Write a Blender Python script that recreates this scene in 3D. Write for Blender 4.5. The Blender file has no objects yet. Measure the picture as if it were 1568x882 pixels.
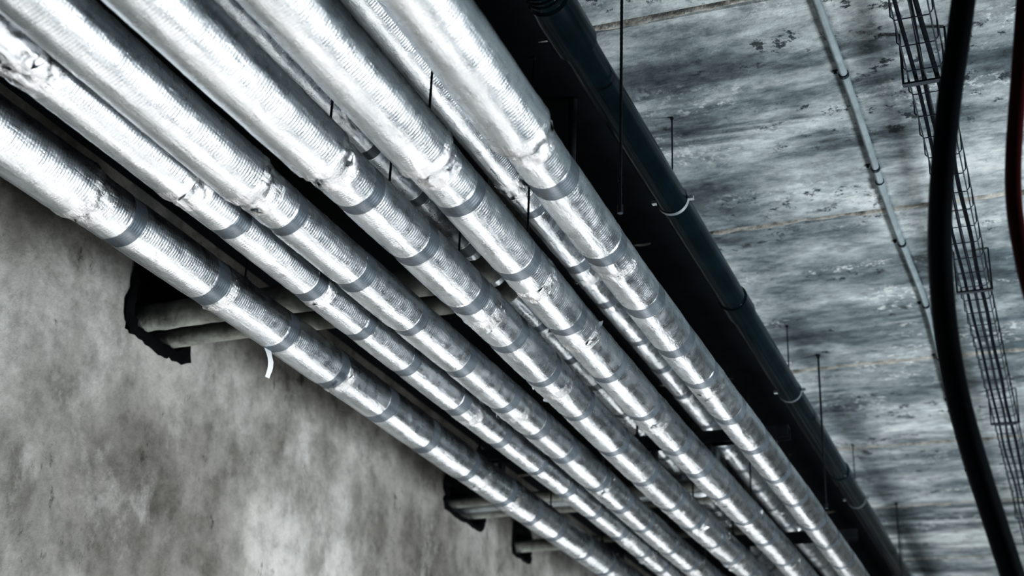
import bpy, math, random
import numpy as np
from mathutils import Vector, Matrix, noise
random.seed(4)
S=bpy.context.scene
COL=S.collection

# ------------------------------------------------------------------ materials
def mat(name):
    m=bpy.data.materials.new(name); m.use_nodes=True
    nt=m.node_tree; nt.nodes.clear()
    o=nt.nodes.new('ShaderNodeOutputMaterial'); b=nt.nodes.new('ShaderNodeBsdfPrincipled')
    nt.links.new(b.outputs[0],o.inputs[0])
    return m,nt,b
def N(nt,t,**k):
    n=nt.nodes.new(t)
    for a,v in k.items(): setattr(n,a,v)
    return n
def coords(nt,scale,rot=(0,0,0)):
    tc=N(nt,'ShaderNodeTexCoord'); mp=N(nt,'ShaderNodeMapping')
    mp.inputs['Scale'].default_value=scale; mp.inputs['Rotation'].default_value=rot
    nt.links.new(tc.outputs['Object'],mp.inputs[0]); return mp.outputs[0]
def noisetex(nt,vec,sc,det=6,rough=.6,dist=0):
    n=N(nt,'ShaderNodeTexNoise'); n.inputs['Scale'].default_value=sc; n.inputs['Detail'].default_value=det
    n.inputs['Roughness'].default_value=rough; n.inputs['Distortion'].default_value=dist
    nt.links.new(vec,n.inputs['Vector']); return n.outputs['Fac']
def ramp(nt,fac,stops):
    r=N(nt,'ShaderNodeValToRGB'); e=r.color_ramp.elements
    while len(e)<len(stops): e.new(.5)
    for i,(p,c) in enumerate(stops):
        e[i].position=p; e[i].color=(*c,1) if isinstance(c,(tuple,list)) else (c,c,c,1)
    nt.links.new(fac,r.inputs[0]); return r.outputs[0]
def mix(nt,a,b,f,mode='MIX'):
    m=N(nt,'ShaderNodeMix',data_type='RGBA',blend_type=mode)
    for s,v in ((6,a),(7,b),(0,f)):
        if hasattr(v,'links'): nt.links.new(v,m.inputs[s])
        elif s==0: m.inputs[0].default_value=v
        else: m.inputs[s].default_value=(*v,1)
    return m.outputs[2]
def mul(nt,a,b):
    f=N(nt,'ShaderNodeMath',operation='MULTIPLY'); nt.links.new(a,f.inputs[0]); nt.links.new(b,f.inputs[1]); return f.outputs[0]
def bump(nt,h,strength,dist,b,prev=None):
    n=N(nt,'ShaderNodeBump'); n.inputs['Strength'].default_value=strength; n.inputs['Distance'].default_value=dist
    nt.links.new(h,n.inputs['Height'])
    if prev: nt.links.new(prev,n.inputs['Normal'])
    nt.links.new(n.outputs[0],b.inputs['Normal']); return n.outputs[0]

def foil_mat(name,c0,c1,r0,r1,crumple,metal=1.0,dirt=.7):
    m,nt,b=mat(name)
    v=coords(nt,(1,1,1)); vl=coords(nt,(1,.14,1))
    n1=noisetex(nt,vl,26,8,.7)
    c=ramp(nt,n1,[(.34,c0),(.58,c1)])
    c=mix(nt,c,(.24,.235,.22),ramp(nt,noisetex(nt,v,11,8,.75,.6),[(.58,0.0),(.75,dirt)]))
    nt.links.new(c,b.inputs['Base Color'])
    b.inputs['Metallic'].default_value=metal
    n2=noisetex(nt,v,25,5,.6)
    nt.links.new(ramp(nt,n2,[(.3,r0),(.7,r1)]),b.inputs['Roughness'])
    p=bump(nt,noisetex(nt,vl,38,7,.66,.3),.55*crumple,.005,b)
    for sc,rot,st in ((9,.6,.36),(18,-.7,.28)):
        wr=N(nt,'ShaderNodeTexNoise',noise_type='RIDGED_MULTIFRACTAL'); wr.inputs['Scale'].default_value=sc; wr.inputs['Detail'].default_value=2.5
        nt.links.new(coords(nt,(1,1.0,1),(0,.3,rot)),wr.inputs['Vector'])
        p=bump(nt,mul(nt,wr.outputs['Fac'],ramp(nt,noisetex(nt,v,6,2,.5),[(.42,0.05),(.62,1.0)])),st*crumple,.004,b,p)
    p=bump(nt,noisetex(nt,v,120,6,.7),.28*crumple,.0022,b,p)
    w=N(nt,'ShaderNodeTexWave',wave_type='BANDS',bands_direction='Y'); w.inputs['Scale'].default_value=42; w.inputs['Distortion'].default_value=1.5
    nt.links.new(v,w.inputs['Vector'])
    bump(nt,w.outputs['Fac'],.20,.0010,b,p)
    return m
M_foil=foil_mat('aluminium_foil_jacket',(.42,.445,.465),(.70,.73,.755),.22,.36,.92)
M_tape=foil_mat('dull_foil_tape',(.080,.094,.107),(.14,.158,.175),.40,.52,.3,.55,.1)
M_seam=foil_mat('seam_tape',(.31,.33,.34),(.51,.53,.55),.30,.45,1.1)
M_crump=foil_mat('crumpled_foil',(.36,.365,.37),(.85,.87,.89),.16,.32,1.8)

def simple(name,c,rough,metal=0,bs=.2,bsc=60,var=.3,spec=.5):
    m,nt,b=mat(name); v=coords(nt,(1,1,1))
    n=noisetex(nt,v,bsc*.3,6,.65)
    a=tuple(x*(1-var) for x in c); d=tuple(min(1,x*(1+var)) for x in c)
    nt.links.new(ramp(nt,n,[(.3,a),(.7,d)]),b.inputs['Base Color'])
    b.inputs['Roughness'].default_value=rough; b.inputs['Metallic'].default_value=metal
    b.inputs['Specular IOR Level'].default_value=spec
    bump(nt,noisetex(nt,v,bsc,5,.6),bs,.004,b); return m
M_black=simple('black_pvc',(.0025,.010,.014),.22,0,.10,30,.5,.28)
M_rub=simple('black_rubber',(.002,.005,.009),.5,0,.1,40,.3,.12)
M_red=simple('dark_red_rubber',(.045,.004,.005),.5,0,.1,40,.3,.12)
M_foam=simple('black_sleeve_foam',(.004,.005,.006),.9,0,.9,40,.5,.1)
M_steel=simple('dark_steel',(.035,.042,.05),.5,.6,.3,90,.4,.3)
M_galv=simple('galvanised_steel',(.5,.54,.56),.42,.9,.2,80,.2)
M_cond=simple('grey_conduit',(.15,.18,.19),.5,.1,.25,60,.25)
M_branch=simple('dusty_lagging',(.24,.25,.23),.7,.2,.7,50,.5)
M_paper=simple('torn_tape',(.8,.84,.86),.6,0,.2,60,.1)
M_mortar=simple('mortar_bead',(.21,.205,.188),.95,0,1,80,.7)

def ceiling_mat():
    m,nt,b=mat('board_marked_concrete')
    v=coords(nt,(1,1,1))
    st=noisetex(nt,coords(nt,(.45,1.0,1)),2.0,12,.60,.15)
    mott=noisetex(nt,coords(nt,(.9,1.3,1)),5.5,12,.70,.15)
    fi=noisetex(nt,coords(nt,(.8,1.6,1)),22,11,.76,.1)
    c=ramp(nt,st,[(.36,(.075,.089,.095)),(.44,(.16,.180,.188)),(.52,(.27,.294,.300)),(.62,(.39,.415,.418))])
    bd=noisetex(nt,coords(nt,(.18,1.0,1)),5.5,10,.60,.5)
    bz=ramp(nt,noisetex(nt,coords(nt,(.5,1,1)),1.1,4,.5),[(.42,0.0),(.54,1.0)])
    c=mix(nt,c,(.045,.057,.063),mul(nt,ramp(nt,bd,[(.47,0.0),(.57,.78)]),bz))
    c=mix(nt,c,ramp(nt,mott,[(.38,(.52,.545,.555)),(.50,(.95,.96,.96)),(.62,(1.33,1.33,1.32))]),.8,'MULTIPLY')
    c=mix(nt,c,ramp(nt,fi,[(.38,(.52,.54,.55)),(.50,(1.0,1.0,1.0)),(.62,(1.28,1.28,1.27))]),.7,'MULTIPLY')
    pit=noisetex(nt,v,24,11,.74,.1)
    pm=ramp(nt,pit,[(.56,0.0),(.595,1.0)])
    zone=ramp(nt,noisetex(nt,coords(nt,(.7,1.8,1)),3.0,4,.5),[(.50,0.0),(.57,.9)])
    c=mix(nt,c,(.022,.028,.031),mul(nt,pm,zone))
    wsp=ramp(nt,noisetex(nt,v,38,10,.78,.1),[(.53,0.0),(.59,.8)])
    w2=ramp(nt,noisetex(nt,coords(nt,(.8,1.8,2)),3.3,4,.5),[(.53,0.0),(.62,.8)])
    c=mix(nt,c,(.48,.505,.50),mul(nt,wsp,w2))
    c=mix(nt,c,(.17,.148,.125),ramp(nt,noisetex(nt,v,2.1,10,.75),[(.59,0.0),(.75,.4)]))
    nt.links.new(c,b.inputs['Base Color']); b.inputs['Roughness'].default_value=.85
    b.inputs['Specular IOR Level'].default_value=.25
    p=bump(nt,mott,.5,.018,b); p=bump(nt,fi,.4,.007,b,p); p=bump(nt,pit,.4,.007,b,p); return m
def wall_mat():
    m,nt,b=mat('stained_plaster')
    v=coords(nt,(1,1,1)); vv=coords(nt,(1,1,.85))
    a=noisetex(nt,vv,1.25,10,.56,0); d=noisetex(nt,v,16,12,.74,0); e=noisetex(nt,vv,3.6,11,.66,.1)
    c=ramp(nt,a,[(.38,(.175,.168,.156)),(.50,(.265,.258,.242)),(.62,(.41,.405,.39))])
    c=mix(nt,c,ramp(nt,d,[(.38,(.70,.70,.70)),(.50,(1,1,1)),(.64,(1.2,1.2,1.2))]),.65,'MULTIPLY')
    c=mix(nt,c,ramp(nt,e,[(.38,(.62,.61,.59)),(.49,(1,1,1)),(.62,(1.35,1.35,1.35))]),.8,'MULTIPLY')
    c=mix(nt,c,(.56,.56,.55),ramp(nt,noisetex(nt,vv,3.2,11,.74,.1),[(.55,0.0),(.68,.45)]))
    c=mix(nt,c,(.045,.04,.036),ramp(nt,noisetex(nt,coords(nt,(1,1,.6)),11,10,.74,.1),[(.61,0.0),(.66,.65)]))
    nt.links.new(c,b.inputs['Base Color']); b.inputs['Roughness'].default_value=.9
    b.inputs['Specular IOR Level'].default_value=.2
    p=bump(nt,e,.5,.03,b); bump(nt,d,.3,.012,b,p); return m
M_ceil=ceiling_mat(); M_wall=wall_mat()
M_floor=simple('dusty_concrete_floor',(.22,.225,.23),.85,0,.5,20,.3)
M_ceil_shade=simple('painted_ceiling_shade',(.004,.006,.008),.9,0,.8,20,.5,.1)  # near-black colour standing in for shade on the ceiling above the pipes

# ------------------------------------------------------------------ mesh helpers
class MB:
    def __init__(s): s.v=[];s.f=[];s.m=[]
    def add(s,v,f,mi=0):
        o=len(s.v); s.v+= [tuple(p) for p in v]; s.f+=[tuple(i+o for i in q) for q in f]
        s.m+= (mi if isinstance(mi,list) else [mi]*len(f))
    def box(s,c,d,mi=0,R=None):
        x,y,z=d[0]/2,d[1]/2,d[2]/2
        v=[Vector(p) for p in [(-x,-y,-z),(x,-y,-z),(x,y,-z),(-x,y,-z),(-x,-y,z),(x,-y,z),(x,y,z),(-x,y,z)]]
        if R: v=[R@p for p in v]
        v=[p+Vector(c) for p in v]
        s.add(v,[(0,3,2,1),(4,5,6,7),(0,1,5,4),(1,2,6,5),(2,3,7,6),(3,0,4,7)],mi)
    def tube(s,pts,r,n=12,mi=0,cap=True,rn=0,rf=20):
        pts=[Vector(p) for p in pts]; v=[];f=[]
        t0=(pts[1]-pts[0]).normalized(); up=Vector((0,0,1)) if abs(t0.z)<.9 else Vector((0,1,0))
        a=t0.cross(up).normalized()
        for i,p in enumerate(pts):
            t=(pts[min(i+1,len(pts)-1)]-pts[max(i-1,0)]).normalized()
            a=(a-t*a.dot(t)).normalized(); b=t.cross(a)
            rr=r[i] if isinstance(r,(list,tuple)) else r
            for k in range(n):
                q=2*math.pi*k/n; d=a*math.cos(q)+b*math.sin(q)
                e=rr+(rn*noise.noise((p+d*rr)*rf) if rn else 0)
                v.append(p+d*e)
        for i in range(len(pts)-1):
            for k in range(n):
                k2=(k+1)%n; f.append((i*n+k,i*n+k2,(i+1)*n+k2,(i+1)*n+k))
        if cap:
            f.append(tuple(range(n))[::-1]); f.append(tuple((len(pts)-1)*n+k for k in range(n)))
        s.add(v,f,mi)
    def obj(s,name,mats,smooth=True,parent=None,auto=40):
        me=bpy.data.meshes.new(name); me.from_pydata(s.v,[],s.f)
        for m in mats: me.materials.append(m)
        me.polygons.foreach_set('material_index',s.m)
        me.polygons.foreach_set('use_smooth',[smooth]*len(s.f)); me.update()
        if smooth and auto:
            try: me.set_sharp_from_angle(angle=math.radians(auto))
            except Exception: pass
        o=bpy.data.objects.new(name,me); COL.objects.link(o)
        if parent: o.parent=parent
        return o
def spline(pts,sub=8):
    P=[Vector(p) for p in pts]; P=[2*P[0]-P[1]]+P+[2*P[-1]-P[-2]]; out=[]
    for i in range(1,len(P)-2):
        for k in range(sub):
            t=k/sub; a,b,c,d=P[i-1],P[i],P[i+1],P[i+2]
            out.append(.5*((2*b)+(c-a)*t+(2*a-5*b+4*c-d)*t*t+(3*b-a-3*c+d)*t**3))
    out.append(P[-2]); return out

CEIL=1.72; FLOOR=-1.6; WX=-2.2; YEND=10.0

# ------------------------------------------------------------------ insulated pipes
def foil_pipe(X,Z,r,seed,near=1.13,joint=1.9,seam=None,y0=-1.2,y1=YEND-.02,tear=None,amp=1.0):
    rnd=random.Random(seed); mb=MB()
    bands=[]; y=joint+.13+rnd.uniform(-.02,.02)
    bands.append(y)
    while y<y1-.4:
        y+=rnd.uniform(.225,.315); bands.append(y)
    crum=[(joint,.038,1.25)]
    for b in bands:
        if b>joint+.3 and rnd.random()<.42: crum.append((b+rnd.uniform(.03,.1),.03,rnd.uniform(.4,.8)))
    if tear: crum.append((tear,.06,2.8))
    bw={b:rnd.uniform(.016,.024) for b in bands}
    tilt={b:(rnd.uniform(-.10,.10),rnd.uniform(0,6.28)) for b in bands}
    ys=set()
    y=y0
    while y<y1:
        ys.add(round(y,4)); y+= .0085 if (.9<y<4.2) else (.02 if y<6.3 else .06)
    for b in bands:
        w=bw[b]
        for o in (-w-.002,-w,w,w+.002,-w-.014,w+.014): ys.add(round(b+o,4))
    ys.add(y1); ys=sorted(ys)
    n=64
    if seam is None: seam=rnd.uniform(205,250)
    seam=math.radians(seam)
    V=[];F=[];MI=[]; inband=[]
    so=Vector((seed*3.7,seed*1.3,0))
    for yy in ys:
        rr=r
        if yy<joint: rr=r*(1+(near-1)*min(1,(joint-yy)/.015))
        ib=False; pin=0; tl=0;tp=0
        for b in bands:
            d=abs(yy-b)
            if d<=bw[b]+.0003: ib=True
            if d<.10:
                g=math.exp(-(d/.028)**2); pin=max(pin,g); tl+=tilt[b][0]*math.exp(-(d/.05)**4); tp=tilt[b][1]
        rr*=1-.022*pin
        if ib: rr+=.0010
        inband.append(ib)
        seg=sum(1 for b in bands if b<yy)
        rr*=1+.012*math.sin(seg*2.3+seed)
        cr=0
        for (c,w,a) in crum:
            cr+=a*math.exp(-((yy-c)/w)**2)
        cx=X+.005*math.sin(yy*1.7+seed); cz=Z+.004*math.sin(yy*2.3+seed*2)
        for k in range(n):
            q=2*math.pi*k/n; ca,sa=math.cos(q),math.sin(q)
            p=Vector((ca*.055,yy,sa*.055))+so
            e=.0011*amp*noise.noise(Vector((p.x*9,p.y*2.5,p.z*9)))*(0.25 if ib else 1)
            if not ib:
                g=1-abs(noise.noise(Vector((p.x*30,p.y*3,p.z*30))))*2
                g2=1-abs(noise.noise(Vector((p.x*16+p.y*9,p.y*11,p.z*16-p.y*6))))*2
                e+=.0006*amp*g+.0006*amp*max(0,g2-.6)*2.5
                if cr>.05:
                    h=1-abs(noise.noise(p*36))*2
                    e+=.0036*cr*(h-.35)+.0014*cr*noise.noise(p*90)
            dq=(q-seam+math.pi)%(2*math.pi)-math.pi
            if abs(dq)<.26: e+=.0009
            if 0<dq<.9 and not ib: e+=.0013*(1-dq/.9)
            R=rr+e
            V.append((cx+ca*R,yy+tl*math.cos(q-tp)*R,cz+sa*R))
    for i in range(len(ys)-1):
        ym=(ys[i]+ys[i+1])/2
        ib=inband[i] and inband[i+1]
        cr=sum(a*math.exp(-((ym-c)/w)**2) for (c,w,a) in crum)
        for k in range(n):
            k2=(k+1)%n; F.append((i*n+k,(i+1)*n+k,(i+1)*n+k2,i*n+k2))
            q=2*math.pi*(k+.5)/n; dq=(q-seam+math.pi)%(2*math.pi)-math.pi
            MI.append(1 if ib else (3 if cr>.4 else (2 if abs(dq)<.26 else 0)))
    F.append(tuple(range(n))); MI.append(0)
    F.append(tuple((len(ys)-1)*n+k for k in range(n))[::-1]); MI.append(0)
    mb.add(V,F,MI)
    for (c,w,a) in crum:
        for j in range(int(1+3*a)):
            q=math.radians(rnd.uniform(180,380)); yy=c+rnd.uniform(-w,w)*.7
            base=Vector((X+math.cos(q)*r*1.02,yy,Z+math.sin(q)*r*1.02))
            out=Vector((math.cos(q),rnd.uniform(-.6,.6),math.sin(q))).normalized()
            tan=out.cross(Vector((rnd.uniform(-.3,.3),1,rnd.uniform(-.3,.3)))).normalized(); l=rnd.uniform(.006,.014)*(1+.5*a); w2=rnd.uniform(.005,.011)
            lean=(Vector((0,1,0))*rnd.uniform(-1,1)+tan*rnd.uniform(-1,1))*l
            mid=base+out*l*.35+lean*.5
            v=[base-tan*w2,base+tan*w2,mid+tan*w2*.9,mid-tan*w2*.7,base+lean*1.2+out*l*.2+tan*w2*.3]
            mb.add(v,[(0,1,2,3),(3,2,4)],3)
    return mb.obj('foil_insulated_pipe',[M_foil,M_tape,M_seam,M_crump],auto=60)

PIPES=[(-1.650,1.20,.051,1,1.13,1.864,None),
       (-1.442,1.20,.040,2,1.14,1.887,1.42),
       (-1.320,1.20,.045,3,1.16,1.918,None),
       (-1.150,1.20,.049,4,1.14,1.880,None),
       (-.979,1.20,.048,5,1.14,1.936,None),
       (-.784,1.20,.045,6,1.24,1.905,None)]
for (X,Z,r,s,nr,j,t) in PIPES: foil_pipe(X,Z,r,s,nr,j,tear=t)
foil_pipe(-1.314,1.50,.034,7,1.0,2.2,amp=1.3)
foil_pipe(-1.090,1.52,.040,8,1.0,2.6,amp=1.3)

# ------------------------------------------------------------------ black drain pipe with sockets and clamps
def ring(mb,x,y,z,r,w,t,mi,n=36):
    V=[];F=[]
    for (yy,rr) in ((y-w,r),(y-w,r+t),(y+w,r+t),(y+w,r)):
        for k in range(n):
            q=2*math.pi*k/n; V.append((x+math.cos(q)*rr,yy,z+math.sin(q)*rr))
    for i in range(3):
        for k in range(n):
            k2=(k+1)%n; F.append((i*n+k,(i+1)*n+k,(i+1)*n+k2,i*n+k2))
    mb.add(V,F,mi)
mb=MB()
gx,gz,gr=-.764,1.50,.035
prof=[(-1.2,gr),(1.95,gr),(1.955,gr+.005),(1.99,gr+.008),(2.10,gr+.008),(2.105,gr+.003),(2.14,gr),(3.36,gr),(3.362,gr+.004),(3.46,gr+.004),(3.462,gr),(5.0,gr),(5.002,gr+.004),(5.1,gr+.004),(5.102,gr),(YEND-.02,gr)]
pts=[];rs=[]
for a,b in zip(prof,prof[1:]):
    k=max(1,int((b[0]-a[0])/.2))
    for i in range(k):
        t=i/k; pts.append((gx,a[0]+(b[0]-a[0])*t,gz)); rs.append(a[1]+(b[1]-a[1])*t)
pts.append((gx,YEND-.02,gz)); rs.append(gr)
mb.tube(pts,rs,40,0)
for i in range(9):
    y=1.83+i*.013
    mb.tube([(gx,y-.003,gz),(gx,y,gz),(gx,y+.003,gz)],[gr,gr+.0035,gr],40,0,False)
for y in (1.3,2.78,4.12,5.4,6.8,8.2):
    ring(mb,gx,y,gz,gr,.006,.002,1)
    mb.box((gx+gr+.007,y,gz),(.014,.012,.008),1); mb.box((gx-gr-.007,y,gz),(.014,.012,.008),1)
    mb.tube([(gx,y,gz+gr),(gx,y,CEIL-.001)],.0018,10,2)
    mb.tube([(gx,y,CEIL-.006),(gx,y,CEIL-.001)],.004,6,2)
mb.obj('black_drain_pipe',[M_black,M_galv,M_steel])

# ------------------------------------------------------------------ hanger rods
def rod(x,y,z0,z1=CEIL-.001,r=.0026,saddle=True):
    mb=MB(); pts=[];rs=[]
    k=int((z1-z0)/.006)
    for i in range(k+1):
        pts.append((x,y,z0+(z1-z0)*i/k)); rs.append(r*(1.0 if i%2 else .86))
    mb.tube(pts,rs,8,0)
    mb.tube([(x,y,z1-.003),(x,y,z1)],.008,12,0)
    mb.tube([(x,y,z1-.010),(x,y,z1-.003)],.005,6,0)
    if saddle:
        mb.tube([(x,y,z0+.004),(x,y,z0+.012)],.007,6,0)
        mb.box((x,y,z0+.002),(.024,.018,.003),0)
    else: mb.tube([(x,y,z0-.008),(x,y,z0+.01)],.006,6,0)
    return mb.obj('threaded_hanger_rod',[M_steel],auto=30)
P={s:(X,Z,r,nr,j) for (X,Z,r,s,nr,j,t) in PIPES}
for s,yl in ((1,(.9,2.42,4.4,6.6)),(3,(.9,3.6,6.0)),(4,(.7,1.89,2.13,2.466,4.4,6.6)),(5,(.8,1.94,2.43,4.5,6.6))):
    X,Z,r,nr,j=P[s]
    for y in yl: rod(X,y,Z+r*(nr if y<j else 1)+.003)
for y in (.6,2.24,4.40,6.3,8.4):
    rod(-.717,y,1.205,saddle=False,r=.0033)

# support channels crossing above pipes
for y in (3.95,5.2,6.6):
    mb=MB(); x0,x1=-1.75,-.74; zc=1.31
    L=x1-x0; xc=(x0+x1)/2
    mb.box((xc,y,zc+.018),(L,.036,.003),0); mb.box((xc,y-.018,zc),(L,.003,.036),0); mb.box((xc,y+.018,zc),(L,.003,.036),0)
    for x in (x0+.02,(x0+x1)/2+.04):
        mb.tube([(x,y,zc-.01),(x,y,CEIL-.008)],.0035,8,0)
        mb.tube([(x,y,zc+.02),(x,y,zc+.032)],.008,6,0)
    for px in PIPES:
        if px[0]+.01<x1: mb.box((px[0],y,1.272),(.014,.03,.038),0)
    mb.obj('support_channel',[M_steel],smooth=False)

# ------------------------------------------------------------------ branch pipes from wall
def branch(y,z,r,xe,m,rn=.003):
    mb=MB()
    pts=[(WX-.12,y,z)]
    x=WX
    while x<xe-.07: pts.append((x,y,z+.002*math.sin(x*9))); x+=.02
    for i in range(7):
        a=i/6*math.pi/2; pts.append((xe-.06+.06*math.sin(a),y,z+.06-.06*math.cos(a)))
    zz=z+.09
    while zz<CEIL-.03: pts.append((xe,y,zz)); zz+=.03
    pts.append((xe,y,CEIL-.009))
    mb.tube(pts,r,24,0,True,rn,26)
    mb.obj('branch_pipe',[m])
branch(2.80,1.385,.036,-1.20,M_branch)
branch(2.92,1.375,.026,-1.20,M_branch)
branch(4.84,1.43,.020,-1.20,M_branch,.001)
branch(4.92,1.43,.020,-1.20,M_galv,.0005)
branch(5.01,1.43,.020,-1.20,M_branch,.001)
branch(5.52,1.42,.026,-1.20,M_branch,.002)

# ------------------------------------------------------------------ room shell
HOLES=[(2.72,2.99,1.325,1.60),(4.72,5.09,1.375,1.52),(5.42,5.62,1.365,1.50)]
mb=MB()
Y0=-3.0
ycuts=[Y0]+[c for h in HOLES for c in h[:2]]+[YEND]
t=.22
def wbox(a,b,c,d):
    mb.box((WX-t/2,(a+b)/2,(c+d)/2),(t,b-a,d-c))
for i in range(0,len(ycuts)-1):
    a,b=ycuts[i],ycuts[i+1]
    if i%2==0: wbox(a,b,FLOOR,CEIL)
    else:
        h=HOLES[i//2]; wbox(a,b,FLOOR,h[2]); wbox(a,b,h[3],CEIL)
mb.obj('wall_left',[M_wall],smooth=False)
mb=MB()
mb.box((WX-t-.02,3.5,0.06),(.04,13,3.3)); mb.obj('wall_left_backing',[M_foam],smooth=False)
for hi,(a,b,c,d) in enumerate(HOLES):
    mb=MB(); n=64; ry,rz=(b-a)/2,(d-c)/2; cy,cz=(a+b)/2,(c+d)/2
    V=[];F=[]
    rings=[(1.12,-.10),(1.06,.002),(1.08,.007),(.98,.012),(.84,.006),(.62,-.10)]
    for (s,x) in rings:
        for k in range(n):
            q=2*math.pi*k/n; ca,sa=math.cos(q),math.sin(q)
            p=7.0; sc=(abs(ca)**p+abs(sa)**p)**(-1/p)
            nz=noise.noise(Vector((ca*3+hi*7,sa*3,s*1.5)))*.09+noise.noise(Vector((ca*11,sa*11+hi*5,s*3)))*.09
            if x==-.10: nz=0
            e=s*(1+nz*(.9 if s>.9 else .6))*sc
            V.append((WX+x+(.008*noise.noise(Vector((ca*7,sa*7,s*2+hi))) if x>-.05 else 0),cy+ca*ry*e,cz+sa*rz*e))
    for i in range(len(rings)-1):
        for k in range(n):
            k2=(k+1)%n; F.append((i*n+k,i*n+k2,(i+1)*n+k2,(i+1)*n+k))
    mb.add(V,F)
    mb.obj('wall_sleeve',[M_foam])
mb=MB(); mb.box((0.9,3.5,FLOOR-.05),(7.0,13.6,.1)); mb.obj('floor',[M_floor],smooth=False)
mb=MB(); mb.box((0.9,YEND+.1,(FLOOR+CEIL)/2),(7.0,.2,CEIL-FLOOR)); mb.obj('wall_back',[M_wall],smooth=False)

# ceiling planks
ceil=bpy.data.objects.new('ceiling',None); COL.objects.link(ceil)
seams=[-3.0,-1.75,-.7,.33,1.36,2.38,3.41,4.53,5.45,6.36,7.4,8.45,YEND+.2]
for i,(a,b) in enumerate(zip(seams,seams[1:])):
    mb=MB(); g=.006
    x0,x1=WX-.22,4.4; bv=.008; z=CEIL
    V=[(x0,a+g,z+bv),(x0,a+g+bv,z),(x0,b-g-bv,z),(x0,b-g,z+bv),(x0,b-g,z+.2),(x0,a+g,z+.2)]
    V=V+[(x1,p[1],p[2]) for p in V]
    F=[(k,(k+1)%6,(k+1)%6+6,k+6) for k in range(6)]+[(5,4,3,2,1,0),(6,7,8,9,10,11)]
    mb.add(V,F); mb.obj('plank_%d'%(i+1),[M_ceil],smooth=False,parent=ceil)
for i,s in enumerate(seams[1:-1]):
    mb=MB(); V=[];F=[]; x=WX; m=7; cnt=0
    while x<4.3:
        w=.009+.022*max(0,noise.noise(Vector((x*9,s,0)))+.1)+.006*noise.noise(Vector((x*40,s,3)))
        h=.003+.014*max(0,noise.noise(Vector((x*13,s,7))))
        off=.012*noise.noise(Vector((x*3,s*2,1)))+.006*noise.noise(Vector((x*22,s*2,1)))
        for k in range(m):
            u=k/(m-1)*2-1
            V.append((x,s+off+u*w,CEIL+.006-(1-u*u)*(h+.006)+.0015*noise.noise(Vector((x*60,u*5,s)))))
        cnt+=1; x+=.012
    for c in range(cnt-1):
        for k in range(m-1): F.append((c*m+k,c*m+k+1,(c+1)*m+k+1,(c+1)*m+k))
    mb.add(V,F); mb.obj('mortar_%d'%(i+1),[M_mortar],parent=ceil)
mb=MB()  # added dark sheet, takes the place of shade left of the drain pipe
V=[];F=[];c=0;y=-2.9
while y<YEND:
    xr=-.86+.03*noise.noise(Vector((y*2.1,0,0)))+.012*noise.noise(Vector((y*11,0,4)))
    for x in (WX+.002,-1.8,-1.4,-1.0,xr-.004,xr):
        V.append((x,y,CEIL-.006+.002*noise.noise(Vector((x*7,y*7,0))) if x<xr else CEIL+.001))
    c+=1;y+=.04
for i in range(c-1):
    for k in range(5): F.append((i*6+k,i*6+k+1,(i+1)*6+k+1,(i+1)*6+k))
mb.add(V,F); mb.obj('ceiling_shade_sheet',[M_ceil_shade],parent=ceil)

# ------------------------------------------------------------------ conduit
mb=MB()
cxf=lambda y:-.345+.010*math.sin(y*1.9)+.004*math.sin(y*5)
pts=[(cxf(y),y,CEIL-.0105) for y in np.arange(-1.2,YEND-.02,.05)]
mb.tube(pts,.0095,16,0)
for y in np.arange(-.9,YEND-.1,.45):
    x=cxf(y)
    ring(mb,x,y,CEIL-.0113,.0095,.005,.0018,1,16)
    mb.box((x-.014,y,CEIL-.002),(.018,.010,.003),1); mb.tube([(x-.018,y,CEIL-.008),(x-.018,y,CEIL-.003)],.003,6,1)
for y in (1.62,3.25,4.95,6.6):
    mb.tube([(cxf(y),y-.03,CEIL-.0125),(cxf(y),y+.03,CEIL-.0125)],.012,16,0)
mb.obj('electrical_conduit',[M_cond,M_steel])

# ------------------------------------------------------------------ wire cable tray
mb=MB(); tx,tz,tw,th=-.172,1.60,.080,.05
for (x,z) in ((-tw/2,th),(-tw/2+.006,0),(0,0),(tw/2-.006,0),(tw/2,th)):
    mb.tube([(tx+x,-1.2,tz+z),(tx+x,YEND-.02,tz+z)],.0015,6,0)
for y in np.arange(-1.15,YEND-.05,.095):
    mb.tube([(tx-tw/2,y,tz+th),(tx-tw/2,y,tz+.008),(tx-tw/2+.008,y,tz-.002),(tx+tw/2-.008,y,tz-.002),(tx+tw/2,y,tz+.008),(tx+tw/2,y,tz+th)],.0014,6,0)
for y in (1.0,2.6,3.72,4.9,6.2,8):
    mb.box((tx,y,tz-.006),(tw+.012,.014,.004),0)
    for s in (-1,1):
        mb.box((tx+s*(tw/2+.006),y,tz+(CEIL-tz)/2-.005),(.004,.012,CEIL-tz+.004),0)
rc=random.Random(3)
for j in range(3):
    x=-.022+j*.02
    pts=[(tx+x+.010*noise.noise(Vector((y*2,j*3,0))),y,tz+.009+.004*(j%2)+.004*noise.noise(Vector((y*3,j*5,9)))) for y in np.arange(-1.2,YEND-.02,.08)]
    mb.tube(pts,rc.choice([.004,.005]),8,1)
mb.obj('wire_cable_tray',[M_steel,M_rub])

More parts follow.
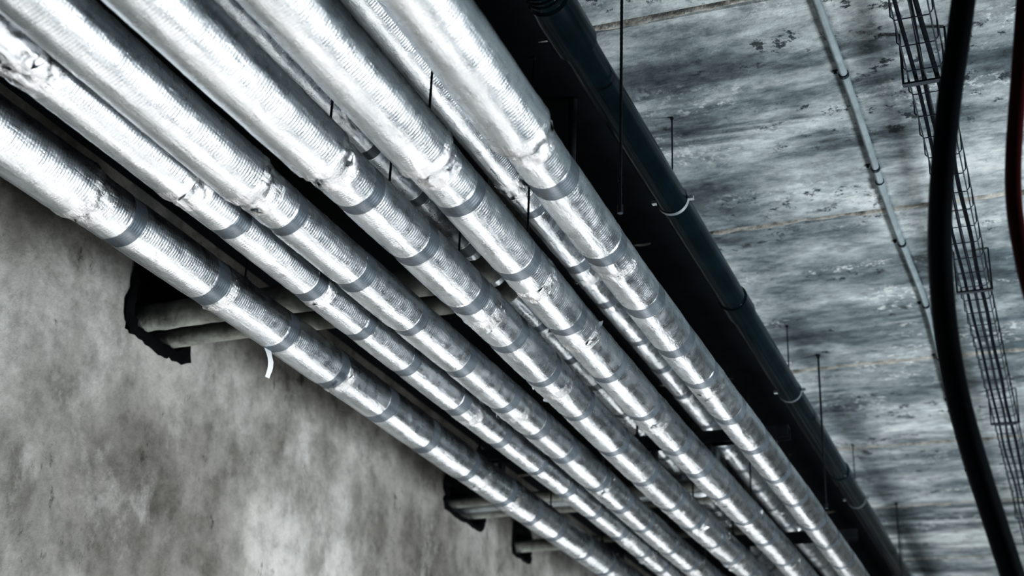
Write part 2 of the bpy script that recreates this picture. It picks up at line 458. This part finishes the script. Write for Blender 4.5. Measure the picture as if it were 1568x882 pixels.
# ------------------------------------------------------------------ hanging cables
mb=MB()
pts=[(.05,1.60,CEIL-.002),(.03,1.62,1.55),(-.012,1.66,1.36),(-.054,1.71,1.17),(-.098,1.77,1.0),(-.126,1.84,.84),(-.126,1.92,.674),(-.087,2.03,.459),(-.03,2.13,.20),(.0,2.2,-.2),(.02,2.22,-.8),(.03,2.25,-1.4),(.08,2.32,FLOOR+.03),(.3,2.5,FLOOR+.018),(.8,2.6,FLOOR+.018)]
mb.tube(spline(pts,10),.0165,20,0); mb.tube([(.05,1.60,CEIL-.03),(.05,1.60,CEIL-.001)],.03,20,0)
mb.obj('hanging_power_cable',[M_rub])
mb=MB()
pts=[(.12,1.62,CEIL-.002),(.09,1.65,1.5),(.045,1.71,1.28),(.008,1.77,1.09),(-.019,1.83,.95),(-.021,1.87,.86),(-.006,1.93,.76),(.05,2.0,.55),(.10,2.08,.2),(.14,2.1,-.4),(.15,2.12,-1.2),(.2,2.15,FLOOR+.02),(.5,2.2,FLOOR+.012),(.9,2.3,FLOOR+.012)]
mb.tube(spline(pts,10),.011,16,0); mb.tube([(.12,1.62,CEIL-.03),(.12,1.62,CEIL-.001)],.022,20,0)
mb.obj('hanging_red_cable',[M_red])

# torn strip of tape hanging from the first pipe
mb=MB(); V=[];F=[]
for i in range(9):
    t_=i/8; w=.009*(1-.3*t_)
    c=Vector((-1.672+.010*math.sin(t_*3),2.575+.012*t_,1.156-.066*t_)); d=Vector((.35,1,0)).normalized()
    V+= [c-d*w,c+d*w+Vector((0,0,.003*math.sin(i*2)))]
for i in range(8): F.append((2*i,2*i+1,2*i+3,2*i+2))
mb.add(V,F); mb.obj('torn_tape_strip',[M_paper])

# small shut-off valve on the upper pipe
mb=MB(); vx,vy,vz=-.955,2.62,1.47
mb.tube([(-1.047,vy,1.50),(vx,vy,1.50)],.014,16,0)
mb.tube([(vx,vy,1.42),(vx,vy,1.53)],[.018,.018],20,0); mb.tube([(vx,vy,1.40),(vx,vy,1.42)],.024,8,0); mb.tube([(vx,vy,1.53),(vx,vy,CEIL-.01)],.010,12,0)
mb.tube([(vx-.01,vy,1.39),(vx+.05,vy+.02,1.388)],[.006,.009],10,0)
mb.obj('shutoff_valve',[M_steel])

# ------------------------------------------------------------------ lights
def area(name,loc,tgt,size,power,col,sy=None):
    l=bpy.data.lights.new(name,'AREA'); l.energy=power; l.color=col; l.size=size
    if sy: l.shape='RECTANGLE'; l.size_y=sy
    o=bpy.data.objects.new(name,l); COL.objects.link(o); o.location=loc
    o.rotation_euler=(Vector(tgt)-Vector(loc)).to_track_quat('-Z','Y').to_euler(); return o
area('added_streak_key',(-1.05,3.0,-1.45),(-1.05,3.0001,1.2),.40,15,(.95,.98,1.0),4.6)  # unseen strip lamp, made long to draw streaks along the foil
area('added_far_fill',(-1.05,7.6,-1.45),(-1.05,7.6001,1.2),.50,84,(.95,.98,1.0),4.4)  # added lamp, brightens the far ends of the pipes
area('added_wall_fill',(-1.45,3.4,-.85),(-2.2,3.4,-.1),.35,16,(1.0,.97,.93),1.8)  # added low lamp, makes the left wall fade darker upward
area('work_light_side',(2.2,3.4,-.9),(-.4,3.8,1.7),.8,215,(.91,.965,1.0))
w=bpy.data.worlds.new('dim_hall'); S.world=w; w.use_nodes=True
bg=w.node_tree.nodes['Background']; bg.inputs[0].default_value=(.48,.66,.78,1); bg.inputs[1].default_value=.09

# ------------------------------------------------------------------ camera
cd=bpy.data.cameras.new('camera'); cam=bpy.data.objects.new('camera',cd); COL.objects.link(cam)
cd.sensor_width=36; cd.lens=36*2150/1568
R=Matrix(((.9291,.1168,.3507),(.3678,-.3886,-.8448),(.0376,.9139,-.4041)))
q=R.to_quaternion(); q.normalize()
cam.matrix_world=q.to_matrix().to_4x4()
cam.location=(0,0,0)
cd.clip_start=.05
cd.dof.use_dof=True; cd.dof.focus_distance=2.9; cd.dof.aperture_fstop=4.0
S.camera=cam
vs=S.view_settings
vs.view_transform='Standard'
vs.use_curve_mapping=True
cm=vs.curve_mapping
def setc(i,pts):
    c=cm.curves[i]
    c.points[0].location=pts[0]; c.points[-1].location=pts[-1]
    for p in pts[1:-1]: c.points.new(*p)
setc(3,[(0,0),(.05,.026),(.25,.26),(.6,.70),(1,1)])
cm.update()
